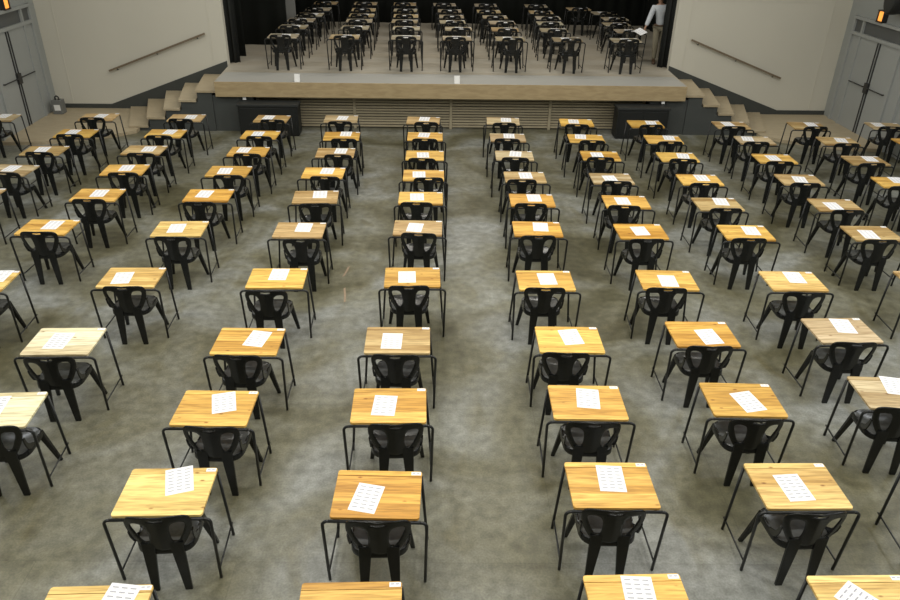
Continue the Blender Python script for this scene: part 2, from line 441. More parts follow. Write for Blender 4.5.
stairs(True, 'five plywood stairs with charcoal sides climbing to the stage from the right')

# low black cabinets under the stage overhang
for x0, x1, lab in ((-4.42, -3.12, 'low black cabinet under the left end of the stage edge'), (3.95, 5.10, 'low black cabinet under the right end of the stage edge')):
    root = room(empty('low_cabinet', ((x0 + x1) / 2, 16.22, 0))); tag(root, lab, 'cabinet', 'black cabinets under the stage edge')
    h = (x1 - x0) / 2
    bm = bmesh.new(); box(bm, (-h, -.10, .03), (h, .27, .66), .008); link_mesh('body', bm, M['boxblk'], root)
    bm = bmesh.new(); box(bm, (-h - .02, -.12, .66), (h + .02, .27, .71), .006); link_mesh('lid', bm, M['boxtop'], root)
    bm = bmesh.new(); box(bm, (-h + .05, -.112, .08), (-.01, -.10, .62), .004); link_mesh('door', bm, M['boxblk'], root)
    bm = bmesh.new(); box(bm, (.01, -.112, .08), (h - .05, -.10, .62), .004); link_mesh('door', bm, M['boxblk'], root)
    bm = bmesh.new(); box(bm, (-h + .02, -.07, 0), (h - .02, .25, .03)); link_mesh('plinth', bm, M['black'], root)
for x, lab in ((-4.32, 'small white fitting under the left end of the stage edge'), (5.02, 'small white fitting under the right end of the stage edge')):
    bm = bmesh.new(); box(bm, (-.035, -.025, -.075), (.035, .025, 0), .008)
    o = link_mesh('edge_fitting', bm, M['white'], None); o.location = (x, 16.43, .80); room(o); tag(o, lab, 'fitting', 'fittings under the stage edge')
for x, lab in ((-3.14, 'small white folded card on the stage edge, left of centre'), (.37, 'small white folded card on the stage edge at the centre')):
    bm = bmesh.new(); prism(bm, [(-.055, 0), (0, .16), (.055, 0), (.047, 0), (0, .145), (-.047, 0)], -.06, .06, 'x')
    o = link_mesh('folded_card', bm, M['white'], None); o.location = (x, 16.52, Z1); room(o); tag(o, lab, 'card', 'cards on the stage edge')

# drapes and masking round the stage
def drape(name, x0, x1, y, z0, z1, mat, label, amp=.05, pitch=.14, kind=None, along='x', group='stage drapes'):
    n = max(8, int(abs(x1 - x0) / pitch * 8)); bm = bmesh.new(); F, Bk = [], []
    for i in range(n + 1):
        t = x0 + (x1 - x0) * i / n; d = amp * math.sin(2 * math.pi * (t - x0) / pitch) + amp * .3 * math.sin(2 * math.pi * (t - x0) / (pitch * 2.7))
        F.append((t, y + d)); Bk.append((t, y + d + .012))
    if along == 'y': F = [(b, a) for a, b in F]; Bk = [(b + 0, a) for a, b in Bk]
    prism(bm, F + Bk[::-1], z0, z1)
    o = link_mesh(name, bm, mat, None, True)
    for p in o.data.polygons: p.use_smooth = abs(p.normal.z) < .5
    room(o); tag(o, label, 'curtain', group); return o
drape('stage_curtain', -5.30, -4.80, YW + .32, Z1, 5.9, M['drape'], 'tall charcoal curtain gathered at the left edge of the stage opening')
drape('stage_curtain', 5.40, 5.80, YW + .32, Z1, 5.9, M['drape'], 'tall charcoal curtain gathered at the right edge, beside the standing person')
drape('wing_curtain', -6.6, -4.83, 19.25, Z1, 6.3, M['curtain'], 'flat black wing curtain just behind the left stage curtain', .015, .5)
drape('wing_curtain', -6.6, -4.02, 20.85, Z1, 6.3, M['curtain'], 'broad black wing curtain left of the stage desks', .015, .5)
drape('backdrop_curtain', -6.6, 6.8, 25.0, Z1, 6.3, M['curtain'], 'full-width black backdrop curtain behind the desks on stage', .02, .4)
bm = bmesh.new(); box(bm, (-4.22, 22.0, Z1), (-3.97, 22.12, 6.3)); o = structure('trim_stage_post', bm, M['post'])
drape('side_curtain', 18.5, 25.0, 6.75, Z1, 6.3, M['curtain'], 'black side curtain along the right wing of the stage', .02, .4, along='y')
drape('side_curtain', 18.5, 25.0, -6.62, Z1, 6.3, M['curtain'], 'black side curtain along the left wing of the stage', .02, .4, along='y')
bm = bmesh.new(); box(bm, (-6.9, YW + .2, 7.0), (6.95, 25.3, 7.1)); structure('ceiling_stage', bm, M['void'])
bm = bmesh.new(); box(bm, (-6.9, 25.2, .8), (6.95, 25.3, 7.0)); box(bm, (-6.8, YW + .2, .8), (-6.7, 25.2, 7.0)); box(bm, (6.9, YW + .2, .8), (7.0, 25.2, 7.0)); structure('wall_stage_back', bm, M['void'])

# ------------------------------------------------------------------ desk prototype
DH, DW, DD = .716, .672, .512
def make_desk():
    root = empty('exam_desk')
    T = .020
    bm = bmesh.new()
    # main board, front corners rounded
    r = .022; hx = DW / 2; y0 = -DD / 2; y1 = DD / 2 - .062
    pts = [(hx, y1), (-hx, y1)]
    for cx, a0 in ((-hx + r, 180), (hx - r, 270)):
        for i in range(6):
            a = R(a0 + 90 * i / 5); pts.append((cx + r * math.cos(a), y0 + r + r * math.sin(a)))
    prism(bm, pts, DH - T, DH)
    es = [e for e in bm.edges if e.is_boundary is False and all(abs(v.co.z - DH) < 1e-5 for v in e.verts)]
    bmesh.ops.bevel(bm, geom=es, offset=.003, segments=2, affect='EDGES')
    top_ = link_mesh('tabletop', bm, M['wood'], root)
    bm = bmesh.new(); y2 = DD / 2; ys = y1 + .004
    pts = [(-hx, ys), (hx, ys)]
    for cx, a0 in ((hx - r, 0), (-hx + r, 90)):
        for i in range(6):
            a = R(a0 + 90 * i / 5); pts.append((cx + r * math.cos(a), y2 - r + r * math.sin(a)))
    prism(bm, pts, DH - T, DH - .001)
    link_mesh('back_strip', bm, M['wood'], root)
    bm = bmesh.new(); box(bm, (hx - .085, y2 - .045, DH - .001), (hx - .008, y2 - .008, DH + .001)); link_mesh('number_sticker', bm, M['card'], top_)
    tr = .0128; zt = DH - T - tr
    # near hoop is wider than the board, its crossbar just in front of the edge
    for s in (-1, 1):
        pts = [(s * .379, -.222, 0)]
        top = Vector((s * .394, -.262, zt)); cr = .05
        foot = Vector(pts[0]); pts.append(foot.lerp(top, (zt - cr) / zt))
        for i in range(1, 6):
            a = R(90 * i / 5); pts.append((top.x - s * cr * (1 - math.cos(a)), -.258 - .006 * i / 5, zt - cr + cr * math.sin(a)))
        bm = bmesh.new(); tube(bm, pts, tr, 8); link_mesh('leg', bm, M['tube'], root, True)
        pts = [(s * .379, .222, 0), (s * .331, .238, zt - .006)]
        bm = bmesh.new(); tube(bm, pts, tr, 8); link_mesh('leg', bm, M['tube'], root, True)
        bm = bmesh.new(); tube(bm, [(s * .379, -.228, .10), (s * .372, .262, .10)], .008, 6); link_mesh('foot_rail', bm, M['tube'], root, True)
        bm = bmesh.new(); tube(bm, [(s * .30, -.262, zt), (s * .30, .238, zt)], .009, 6); link_mesh('under_rail', bm, M['tube'], root, True)
    bm = bmesh.new(); tube(bm, [(-.345, -.264, zt), (.345, -.264, zt)], tr, 8); link_mesh('crossbar', bm, M['tube'], root, True)
    bm = bmesh.new(); tube(bm, [(-.328, .238, zt), (.328, .238, zt)], tr, 8); link_mesh('crossbar', bm, M['tube'], root, True)
    return root

# ------------------------------------------------------------------ chair prototype
def poly_sdf(p, poly):
    d = 1e9; inside = False; n = len(poly); x, y = p
    for i in range(n):
        ax, ay = poly[i]; bx_, by = poly[(i + 1) % n]
        ex, ey = bx_ - ax, by - ay; wx, wy = x - ax, y - ay
        t = max(0, min(1, (wx * ex + wy * ey) / (ex * ex + ey * ey)))
        d = min(d, math.hypot(wx - ex * t, wy - ey * t))
        if (ay > y) != (by > y) and x < (bx_ - ax) * (y - ay) / (by - ay) + ax: inside = not inside
    return -d if inside else d
def smooth_poly(pts, it=3):
    for _ in range(it):
        q = []
        for i in range(len(pts)):
            a, b = pts[i], pts[(i + 1) % len(pts)]
            q += [(a[0] * .75 + b[0] * .25, a[1] * .75 + b[1] * .25), (a[0] * .25 + b[0] * .75, a[1] * .25 + b[1] * .75)]
        pts = q
    return pts
def back_surface(x, z):
    t = (z - .44) / .345
    return -.195 - .04 * t + .045 * (x / .24) ** 2
def make_chair():
    root = empty('plastic_chair'); root.scale = (1.0, 1.0, 1.018)
    half = [(0, .79), (.12, .787), (.205, .775), (.243, .735), (.243, .66), (.225, .59), (.185, .51), (.150, .455), (.12, .43), (0, .43)]
    outline = smooth_poly(half + [(-x, z) for x, z in half[-2:0:-1]], 2)
    slot = smooth_poly([(.080, .51), (.120, .505), (.150, .55), (.183, .63), (.202, .69), (.186, .718), (.130, .722), (.092, .700), (.074, .62)], 2)
    slots = [slot, [(-x, z) for x, z in slot], smooth_poly([(-.05, .748), (.05, .748), (.058, .758), (.05, .768), (-.05, .768), (-.058, .758)], 1)]
    def sdf(x, z):
        d = poly_sdf((x, z), outline)
        for s in slots: d = max(d, -poly_sdf((x, z), s))
        return d
    st = .0115; nx, nz = 22, 33
    V = {}
    for i in range(-nx, nx + 1):
        for j in range(nz + 1):
            x, z = i * st, .42 + j * st; V[i, j] = (x, z, sdf(x, z))
    cells = [(i, j) for i in range(-nx, nx) for j in range(nz) if sum(V[i + a, j + b][2] < .0035 for a in (0, 1) for b in (0, 1)) == 4]
    cs = set(cells); used = {}
    for (i, j) in cells:
        for a, b in ((0, 0), (1, 0), (1, 1), (0, 1)): used.setdefault((i + a, j + b), 0); used[i + a, j + b] += 1
    pos = {}
    for k, n in used.items():
        x, z, d = V[k]
        if n < 4:
            for _ in range(3):
                e = .002; d = sdf(x, z); gx = (sdf(x + e, z) - sdf(x - e, z)) / (2 * e); gz = (sdf(x, z + e) - sdf(x, z - e)) / (2 * e)
                g = math.hypot(gx, gz) or 1
                if abs(d) < .016: x -= d * gx / g; z -= d * gz / g
        pos[k] = (x, z)
    bm = bmesh.new(); A, B = {}, {}
    for k, (x, z) in pos.items():
        y = back_surface(x, z)
        # raised central splat
        y -= .008 * max(0, 1 - abs(x) / .06)
        A[k] = bm.verts.new((x, y - .006, z)); B[k] = bm.verts.new((x, y + .006, z))
    edges = {}
    for (i, j) in cells:
        q = [(i, j), (i + 1, j), (i + 1, j + 1), (i, j + 1)]
        bm.faces.new([A[k] for k in q]); bm.faces.new([B[k] for k in q[::-1]])
        for a in range(4):
            e = (q[a], q[(a + 1) % 4])
            if (e[1], e[0]) in edges: del edges[e[1], e[0]]
            else: edges[e] = 1
    for a, b in edges: bm.faces.new((A[b], A[a], B[a], B[b]))
    link_mesh('backrest', bm, M['plastic'], root, True)
    # seat: dished shell with a rolled rim
    bm = bmesh.new(); n = 32
    def ring(s, z):
        out = []
        for i in range(n):
            a = 2 * math.pi * i / n; c, d = math.cos(a), math.sin(a)
            rx = .225 + .012 * d; k = .5
            x = math.copysign(abs(c) ** k, c) * rx * s; y = math.copysign(abs(d) ** k, d) * .205 * s + .012
            out.append((x, y, z + .006 * (c * c - .5) * s))
        return out
    loft(bm, [ring(s, z) for s, z in ((.02, .424), (.4, .425), (.75, .430), (.92, .440), (.98, .443), (1.0, .435), (1.01, .40), (1.015, .385), (1.0, .383), (.985, .42), (.9, .424), (.02, .414))])
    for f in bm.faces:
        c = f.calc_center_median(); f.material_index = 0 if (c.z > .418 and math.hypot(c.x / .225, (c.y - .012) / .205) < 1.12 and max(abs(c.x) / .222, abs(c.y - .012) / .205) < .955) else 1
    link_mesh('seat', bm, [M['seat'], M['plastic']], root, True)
    def leg(x0, y0, z0, w0, x1, y1, w1, d0, d1):
        bm = bmesh.new(); rings = []
        for t in (0, .33, .66, 1):
            x, y, z = x0 + (x1 - x0) * t, y0 + (y1 - y0) * t, z0 * (1 - t)
            w, d = (w0 + (w1 - w0) * t) / 2, (d0 + (d1 - d0) * t) / 2
            rings.append([(x + a, y + b, z) for a, b in rrect(w, d, min(w, d) * .4, 2)])
        loft(bm, rings); link_mesh('leg', bm, M['plastic'], root)
    for s in (-1, 1):
        leg(s * .103, -.19, .50, .105, s * .125, -.195, .056, .030, .026)
        leg(s * .185, .165, .425, .062, s * .245, .265, .036, .045, .032)
        # arm joining back and seat
        bm = bmesh.new()
        loft(bm, [[(s * (x + a * .9), y + b * sy_, z + b * sz_) for a, b in rrect(.007, wd, .005, 2)] for x, y, z, wd, sy_, sz_ in ((.233, -.165, .60, .016, 1, .1), (.230, -.150, .54, .020, .9, .3), (.226, -.120, .485, .026, .7, .7), (.222, -.075, .452, .026, .4, .95), (.218, -.02, .432, .018, .1, 1))])
        link_mesh('side_arm', bm, M['plastic'], root)
    return root

def make_paper():
    bm = bmesh.new(); box(bm, (-.105, -.1485, 0), (.105, .1485, .0012))
    return link_mesh('printed_sheet', bm, M['paper'], None)

TONES = {'honey': (.80, .50, .12), 'amber': (.76, .43, .085), 'yellow': (.84, .60, .21), 'buff': (.82, .76, .50), 'straw': (.58, .46, .27), 'tan': (.56, .40, .18), 'pale': (.50, .45, .34)}
WORD = {'honey': 'honey pine', 'amber': 'orange pine', 'yellow': 'light yellow wood', 'buff': 'bleached pale wood', 'straw': 'pale straw wood', 'tan': 'tan wooden', 'pale': 'pale wooden'}
NEAR = {'E8': 'buff', 'E9': 'buff', 'E7': 'yellow', 'F10': 'yellow', 'F11': 'yellow', 'I7': 'yellow', 'H10': 'yellow', 'H11': 'yellow', 'I8': 'straw', 'I9': 'straw', 'I10': 'straw',  # palest top tone goes to the leftmost near desks
        'H9': 'honey', 'G6': 'honey', 'G7': 'yellow', 'E6': 'yellow', 'G5': 'honey', 'B5': 'tan', 'K1': 'tan', 'L1': 'straw', 'A1': 'straw', 'D5': 'amber', 'D6': 'amber', 'C10': 'amber', 'J7': 'tan', 'K5': 'tan', 'H7': 'honey', 'J6': 'tan', 'J5': 'tan'}
ROWS = [
('A1', -8.831, 14.664, 4.3, None, (0.058, 0.107, None)),
('B1', -6.901, 14.817, 4.7, (-0.02, -0.357), (0.022, 0.063, None)),
('B2', -6.862, 13.673, 2.7, (0.004, -0.345), (-0.085, 0.071, None)),
('B3', -6.953, 12.611, 3.0, (0.056, -0.354), (-0.054, 0.047, None)),
('B4', -6.999, 11.575, -4.0, (0.198, -0.347), (-0.036, 0.058, None)),
('B5', -6.973, 10.462, -0.1, None, None),
('G1', -5.148, 14.853, 2.8, (-0.02, -0.392), (0.076, 0.05, None)),
('G2', -5.205, 13.746, 2.7, (-0.006, -0.424), (0.057, 0.084, None)),
('G3', -5.245, 12.714, 0.6, (0.139, -0.44), (0.064, 0.055, None)),
('G4', -5.189, 11.662, 4.5, (0.14, -0.395), (0.005, 0.076, None)),
('G5', -5.165, 10.509, 1.6, (0.005, -0.402), (0.003, 0.06, None)),
('G6', -5.344, 9.28, 0.2, (0.027, -0.359), (0.042, 0.069, None)),
('G7', -5.374, 7.691, 3.0, None, (0.156, 0.145, None)),
('E1', -3.423, 14.882, -1.6, (0.103, -0.378), (-0.085, 0.072, None)),
('E2', -3.415, 13.757, -0.5, (0.055, -0.394), (-0.056, 0.041, None)),
('E3', -3.403, 12.718, 1.2, (0.058, -0.393), (-0.095, 0.073, None)),
('E4', -3.481, 11.655, 0.3, (0.095, -0.438), (-0.064, 0.002, None)),
('E5', -3.506, 10.549, 2.8, (-0.026, -0.51), (-0.072, 0.051, None)),
('E6', -3.545, 9.282, 3.3, (0.019, -0.47), (-0.048, 0.009, None)),
('E7', -3.667, 7.827, 2.0, (0.031, -0.403), (-0.101, -0.021, 5.2)),
('E8', -3.829, 6.398, 2.1, (0.011, -0.441), (-0.054, -0.002, -1.4)),
('E9', -3.903, 5.25, 5.1, (0.266, -0.36), (-0.019, 0.117, None)),
('F1', -2.025, 14.942, 2.6, (0.019, -0.493), (0.025, 0.059, None)),
('F2', -1.868, 13.751, 2.9, (0.095, -0.472), (0.072, 0.115, None)),
('F3', -1.856, 12.722, 2.3, (0.107, -0.383), (0.089, 0.085, None)),
('F4', -1.916, 11.644, 0.1, (0.085, -0.426), (0.052, 0.081, None)),
('F5', -1.881, 10.545, 4.5, (0.026, -0.521), (0.058, 0.091, None)),
('F6', -1.912, 9.291, 0.9, (0.089, -0.524), (0.047, 0.078, None)),
('F7', -1.937, 7.852, 2.6, (-0.051, -0.49), (0.008, 0.088, -2.0)),
('F8', -1.955, 6.432, -0.2, (-0.019, -0.409), (0.083, 0.044, -9.6)),
('F9', -1.994, 5.31, -0.3, (0.062, -0.388), (0.058, 0.075, 15.7)),
('F10', -2.088, 4.257, 2.2, (0.023, -0.366), (0.069, 0.119, 16.0)),
('F11', -2.209, 3.114, 2.7, None, (0.136, 0.152, None)),
('C1', -0.34, 14.926, -1.6, (0.072, -0.44), (0.019, 0.093, None)),
('C2', -0.281, 13.799, 0.3, (0.006, -0.443), (-0.022, 0.079, None)),
('C3', -0.26, 12.644, -0.0, (-0.033, -0.438), (-0.035, 0.004, None)),
('C4', -0.259, 11.59, 0.1, (0.077, -0.354), (-0.077, 0.024, None)),
('C5', -0.28, 10.551, 0.6, (-0.054, -0.401), (-0.058, 0.038, None)),
('C6', -0.29, 9.414, -0.5, (0.029, -0.383), (-0.041, 0.003, -6.2)),
('C7', -0.313, 7.914, 1.8, (-0.041, -0.395), (-0.066, -0.001, 1.3)),
('C8', -0.414, 6.482, 1.0, (-0.003, -0.423), (-0.061, -0.024, -1.6)),
('C9', -0.432, 5.37, 1.5, (0.064, -0.39), (-0.044, -0.008, -4.0)),
('C10', -0.453, 4.244, -1.3, (0.029, -0.38), (-0.079, -0.051, -11.2)),
('C11', -0.552, 3.152, 1.8, None, None),
('D1', 1.3, 14.972, -3.6, (0.012, -0.454), (0.063, 0.067, None)),
('D2', 1.306, 13.797, -0.7, (-0.023, -0.365), (0.031, 0.097, None)),
('D3', 1.337, 12.704, -1.4, (0.003, -0.389), (0.028, 0.077, None)),
('D4', 1.415, 11.565, -0.1, (-0.101, -0.364), (0.018, 0.071, None)),
('D5', 1.421, 10.523, -0.5, (-0.043, -0.354), (0.041, 0.088, None)),
('D6', 1.378, 9.425, -0.9, (-0.036, -0.429), (0.052, 0.066, None)),
('D7', 1.298, 7.869, 0.4, (-0.043, -0.361), (0.026, 0.032, 2.3)),
('D8', 1.385, 6.525, -0.2, (-0.087, -0.4), (0.026, 0.046, 8.3)),
('D9', 1.387, 5.442, -0.7, (-0.005, -0.419), (0.016, 0.051, -6.3)),
('D10', 1.39, 4.362, -0.1, (-0.039, -0.373), (0.014, 0.067, -2.9)),
('D11', 1.358, 3.227, 2.3, None, (0.017, 0.109, -4.4)),
('H1', 2.812, 14.934, -3.3, (-0.032, -0.449), (-0.055, 0.059, None)),
('H2', 2.818, 13.812, -2.8, (0.073, -0.407), (-0.096, 0.1, None)),
('H3', 2.893, 12.759, -2.3, (-0.042, -0.324), (-0.055, 0.028, None)),
('H4', 2.852, 11.547, -0.3, (0.031, -0.33), (-0.029, -0.011, None)),
('H5', 2.862, 10.507, -1.9, (-0.204, -0.38), (-0.049, 0.024, None)),
('H6', 2.822, 9.386, 0.6, (-0.023, -0.454), (-0.008, 0.007, None)),
('H7', 2.792, 7.915, -2.2, (-0.146, -0.382), (0.008, -0.031, -0.9)),
('H8', 2.835, 6.662, 0.5, (-0.027, -0.385), (0.056, -0.057, 7.6)),
('H9', 2.853, 5.502, -1.7, (-0.007, -0.419), (0.04, -0.036, 14.2)),
('H10', 2.88, 4.369, 1.0, (-0.016, -0.401), (-0.035, -0.028, 4.0)),
('H11', 2.904, 3.228, 1.3, None, (-0.052, 0.078, None)),
('I1', 4.233, 14.897, 0.7, (0.025, -0.351), (0.131, 0.072, None)),
('I2', 4.319, 13.827, -2.5, (0.034, -0.422), (0.127, 0.094, None)),
('I3', 4.289, 12.745, -0.7, (0.019, -0.371), (0.112, 0.057, None)),
('I4', 4.32, 11.553, -1.0, (-0.028, -0.399), (0.057, 0.08, None)),
('I5', 4.259, 10.465, 0.4, (0.011, -0.393), (0.081, 0.092, None)),
('I6', 4.303, 9.39, -1.2, (-0.118, -0.394), (0.09, 0.06, None)),
('I7', 4.352, 7.927, -0.6, (-0.028, -0.46), (0.055, 0.09, -3.1)),
('I8', 4.394, 6.77, 2.4, (-0.038, -0.393), (0.064, 0.084, -7.7)),
('I9', 4.349, 5.624, -3.4, (-0.136, -0.367), (0.063, 0.132, -9.5)),
('I10', 4.253, 4.411, -3.2, None, None),
('J1', 6.008, 14.911, -1.3, (-0.062, -0.401), (-0.051, 0.069, None)),
('J2', 6.105, 13.851, -2.6, (-0.136, -0.39), (-0.115, 0.082, None)),
('J3', 6.043, 12.734, -2.4, (-0.039, -0.426), (-0.019, 0.024, None)),
('J4', 6.016, 11.623, -2.1, (-0.03, -0.405), (0.008, 0.001, None)),
('J5', 6.084, 10.481, -2.2, (0.023, -0.414), (-0.054, -0.044, None)),
('J6', 6.097, 9.416, 0.4, (-0.083, -0.418), (-0.067, -0.045, None)),
('J7', 6.079, 7.969, -1.7, None, None),
('K1', 7.605, 14.945, -4.6, (0.053, -0.305), (0.115, 0.102, None)),
('K2', 7.746, 13.878, -4.0, (-0.004, -0.433), (0.077, 0.057, None)),
('K3', 7.683, 12.696, -0.9, (-0.089, -0.411), (0.116, 0.086, None)),
('K4', 7.632, 11.542, -4.8, (-0.249, -0.431), (0.042, 0.126, None)),
('K5', 7.615, 10.505, -2.3, None, None),
('L1', 9.284, 15.012, -5.8, (-0.018, -0.294), (-0.122, 0.076, None)),
('L2', 9.241, 13.86, -1.4, None, None)
]
# stage desks: row, column, x, y
STAGE = [
(1, 1, -3.66, 17.903), (1, 2, -2.239, 17.931), (1, 3, -0.815, 17.96), (1, 4, 0.379, 17.984),
(1, 5, 1.623, 18.008), (1, 6, 2.976, 18.036), (1, 7, 4.367, 18.063), (2, 1, -3.664, 19.243),
(2, 2, -2.133, 19.273), (2, 3, -0.86, 19.299), (2, 4, 0.44, 19.325), (2, 5, 1.606, 19.348),
(2, 6, 2.837, 19.373), (2, 7, 4.739, 19.411), (3, 1, -3.65, 20.353), (3, 2, -2.143, 20.383),
(3, 3, -0.953, 20.407), (3, 4, 0.303, 20.432), (3, 5, 1.61, 20.458), (3, 6, 2.879, 20.484),
(3, 7, 4.655, 20.519), (4, 1, -3.566, 21.325), (4, 2, -2.17, 21.353), (4, 3, -0.963, 21.377),
(4, 4, 0.288, 21.402), (4, 5, 1.486, 21.426), (4, 6, 2.949, 21.455), (4, 7, 4.817, 21.492),
(5, 1, -3.509, 22.426), (5, 2, -2.218, 22.452), (5, 3, -1.025, 22.475), (5, 4, 0.242, 22.501),
(5, 5, 1.373, 22.523), (5, 6, 2.885, 22.554), (5, 7, 4.726, 22.591), (6, 1, -3.48, 23.776),
(6, 2, -2.283, 23.8), (6, 3, -1.1, 23.824), (6, 4, 0.101, 23.848), (6, 5, 1.35, 23.873),
(6, 6, 2.891, 23.904), (6, 7, 4.117, 23.378)
]
desk0, chair0, paper0 = make_desk(), make_chair(), make_paper()
first = {'d': True, 'c': True, 'p': True}
def place_desk(x, y, z, rz, tone, label, group):
    o = desk0 if first['d'] else copy_tree(desk0); first['d'] = False
    o.location = (x, y, z); o.rotation_euler = (0, 0, rz); tag(o, label, 'desk', group)
    j = random.uniform(.92, 1.06); c = TONES[tone]
    for ch in o.children:
        if ch.name.split('.')[0] in ('tabletop', 'back_strip'):
            ch.color = (min(1, c[0] * j), min(1, c[1] * j * random.uniform(.97, 1.03)), min(1, c[2] * j), 1)
def place_chair(x, y, z, rz, label, group):
    o = chair0 if first['c'] else copy_tree(chair0); first['c'] = False
    o.location = (x, y, z); o.rotation_euler = (0, 0, rz); tag(o, label, 'chair', group)
def place_paper(x, y, z, rz, label, group):
    o = paper0 if first['p'] else copy_tree(paper0); first['p'] = False
    o.location = (x, y, z + .0006); o.rotation_euler = (0, 0, rz); tag(o, label, 'paper', group)

byrow = {}
for k, *_ in ROWS: byrow.setdefault(int(k[1:]), []).append(k)
xs = {r[0]: r[1] for r in ROWS}
def where(k):
    rw = int(k[1:]); ks = sorted(byrow[rw], key=lambda q: xs[q]); i = ks.index(k); n = len(ks)
    rowname = {1: 'first row from stage', 11: 'nearest row', 10: 'second nearest row', 9: 'third nearest row', 8: 'fourth nearest row'}.get(rw, ORD[rw] + ' row from stage')
    if i < (n + 1) // 2: side = ('leftmost' if i == 0 else ORD[i + 1] + ' from left')
    else: side = ('rightmost' if i == n - 1 else ORD[n - i] + ' from right')
    return side + ', ' + rowname
for k, x, y, a, ch, pap in ROWS:
    rw = int(k[1:]); rz = R(a * .8); ca, sa = math.cos(rz), math.sin(rz)
    wl = lambda u, v: (x + u * ca - v * sa, y + u * sa + v * ca)
    tone = NEAR.get(k)
    if not tone:
        tone = random.choice(['honey', 'honey', 'amber', 'tan']) if rw > 4 else random.choice(['tan', 'tan', 'straw', 'honey'] if k[0] in 'BGEJK' else ['tan', 'honey', 'honey', 'straw'])
    here = where(k)
    place_desk(x, y, 0, rz, tone, (WORD[tone] if k in NEAR else 'wooden') + ' desk on black legs, ' + here, 'exam desks on the hall floor')
    if k not in ('B5', 'I10', 'J7', 'K5', 'L2', 'A1') or k == 'A1':
        u, v = ch if ch else (random.uniform(-.04, .04), -.40)
        u = max(-.08, min(.08, u)); v = max(-.50, min(-.36, v))
        cx, cy = wl(u, v + .235)
        cy_, cx_ = cy, cx
        place_chair(cx_, cy_, 0, rz + R(random.uniform(-3, 3)), 'black plastic chair at desk ' + here, 'black chairs on the hall floor')
    if k not in ('B5', 'I10', 'J7', 'K5', 'L2', 'C11'):
        u, v, pa = pap
        if k == 'H11': u, v, pa = -.05, .03, 38.0
        if k == 'E9': u, v = -.06, .05
        if k == 'D11': v = .09
        if pa is None: pa = random.uniform(-9, 5)
        u = max(-.2, min(.2, u)); v = max(-.1, min(.115, v))
        px, py = wl(u, v)
        place_paper(px, py, DH, rz + R(pa), 'white printed sheet on desk ' + here, 'printed sheets on the hall desks')
for rw, cl, x, y in STAGE:
    rz = R(random.uniform(-2, 2)) + .02
    side = ['', 'leftmost', 'second from left', 'third from left', 'middle', 'third from right', 'second from right', 'rightmost'][cl]
    rowname = {1: 'front row on stage', 6: 'back row on stage'}.get(rw, ORD[rw] + ' row on stage')
    place_desk(x, y, Z1, rz, random.choice(['pale', 'pale', 'straw']), 'small wooden desk, %s, %s' % (side, rowname), 'exam desks on the stage')  # paler tones paint grazing sheen into the stage tabletops
    place_chair(x + random.uniform(-.05, .05), y - .40 + .235 - (.02 if rw > 1 else 0), Z1, rz + R(random.uniform(-4, 4)), 'black plastic chair at desk %s, %s' % (side, rowname), 'black chairs on the stage')
    place_paper(x + random.uniform(-.06, .1), y + .05, Z1 + DH, rz + R(random.uniform(-6, 6)), 'white sheet on desk %s, %s' % (side, rowname), 'white sheets on the stage desks')

# faded tape marks on the hall floor
for x, y, ln, rz, lab in ((-1.33, 9.45, .34, -.15, 'faded orange tape mark on the concrete, farther of the two'), (-1.27, 8.75, .42, .12, 'faded orange tape mark on the concrete, nearer of the two')):
    bm = bmesh.new(); pts = [(-.012, -ln / 2), (.014, -ln / 2 + .02), (.020, 0), (.012, ln / 2), (-.014, ln / 2 - .03), (-.008, 0)]
    prism(bm, pts, 0, .0012); o = link_mesh('tape_mark', bm, M['tape'], None); o.location = (x, y, 0.0003); o.rotation_euler = (0, 0, rz)
    tag(o, lab, 'tape', 'tape marks on the floor')

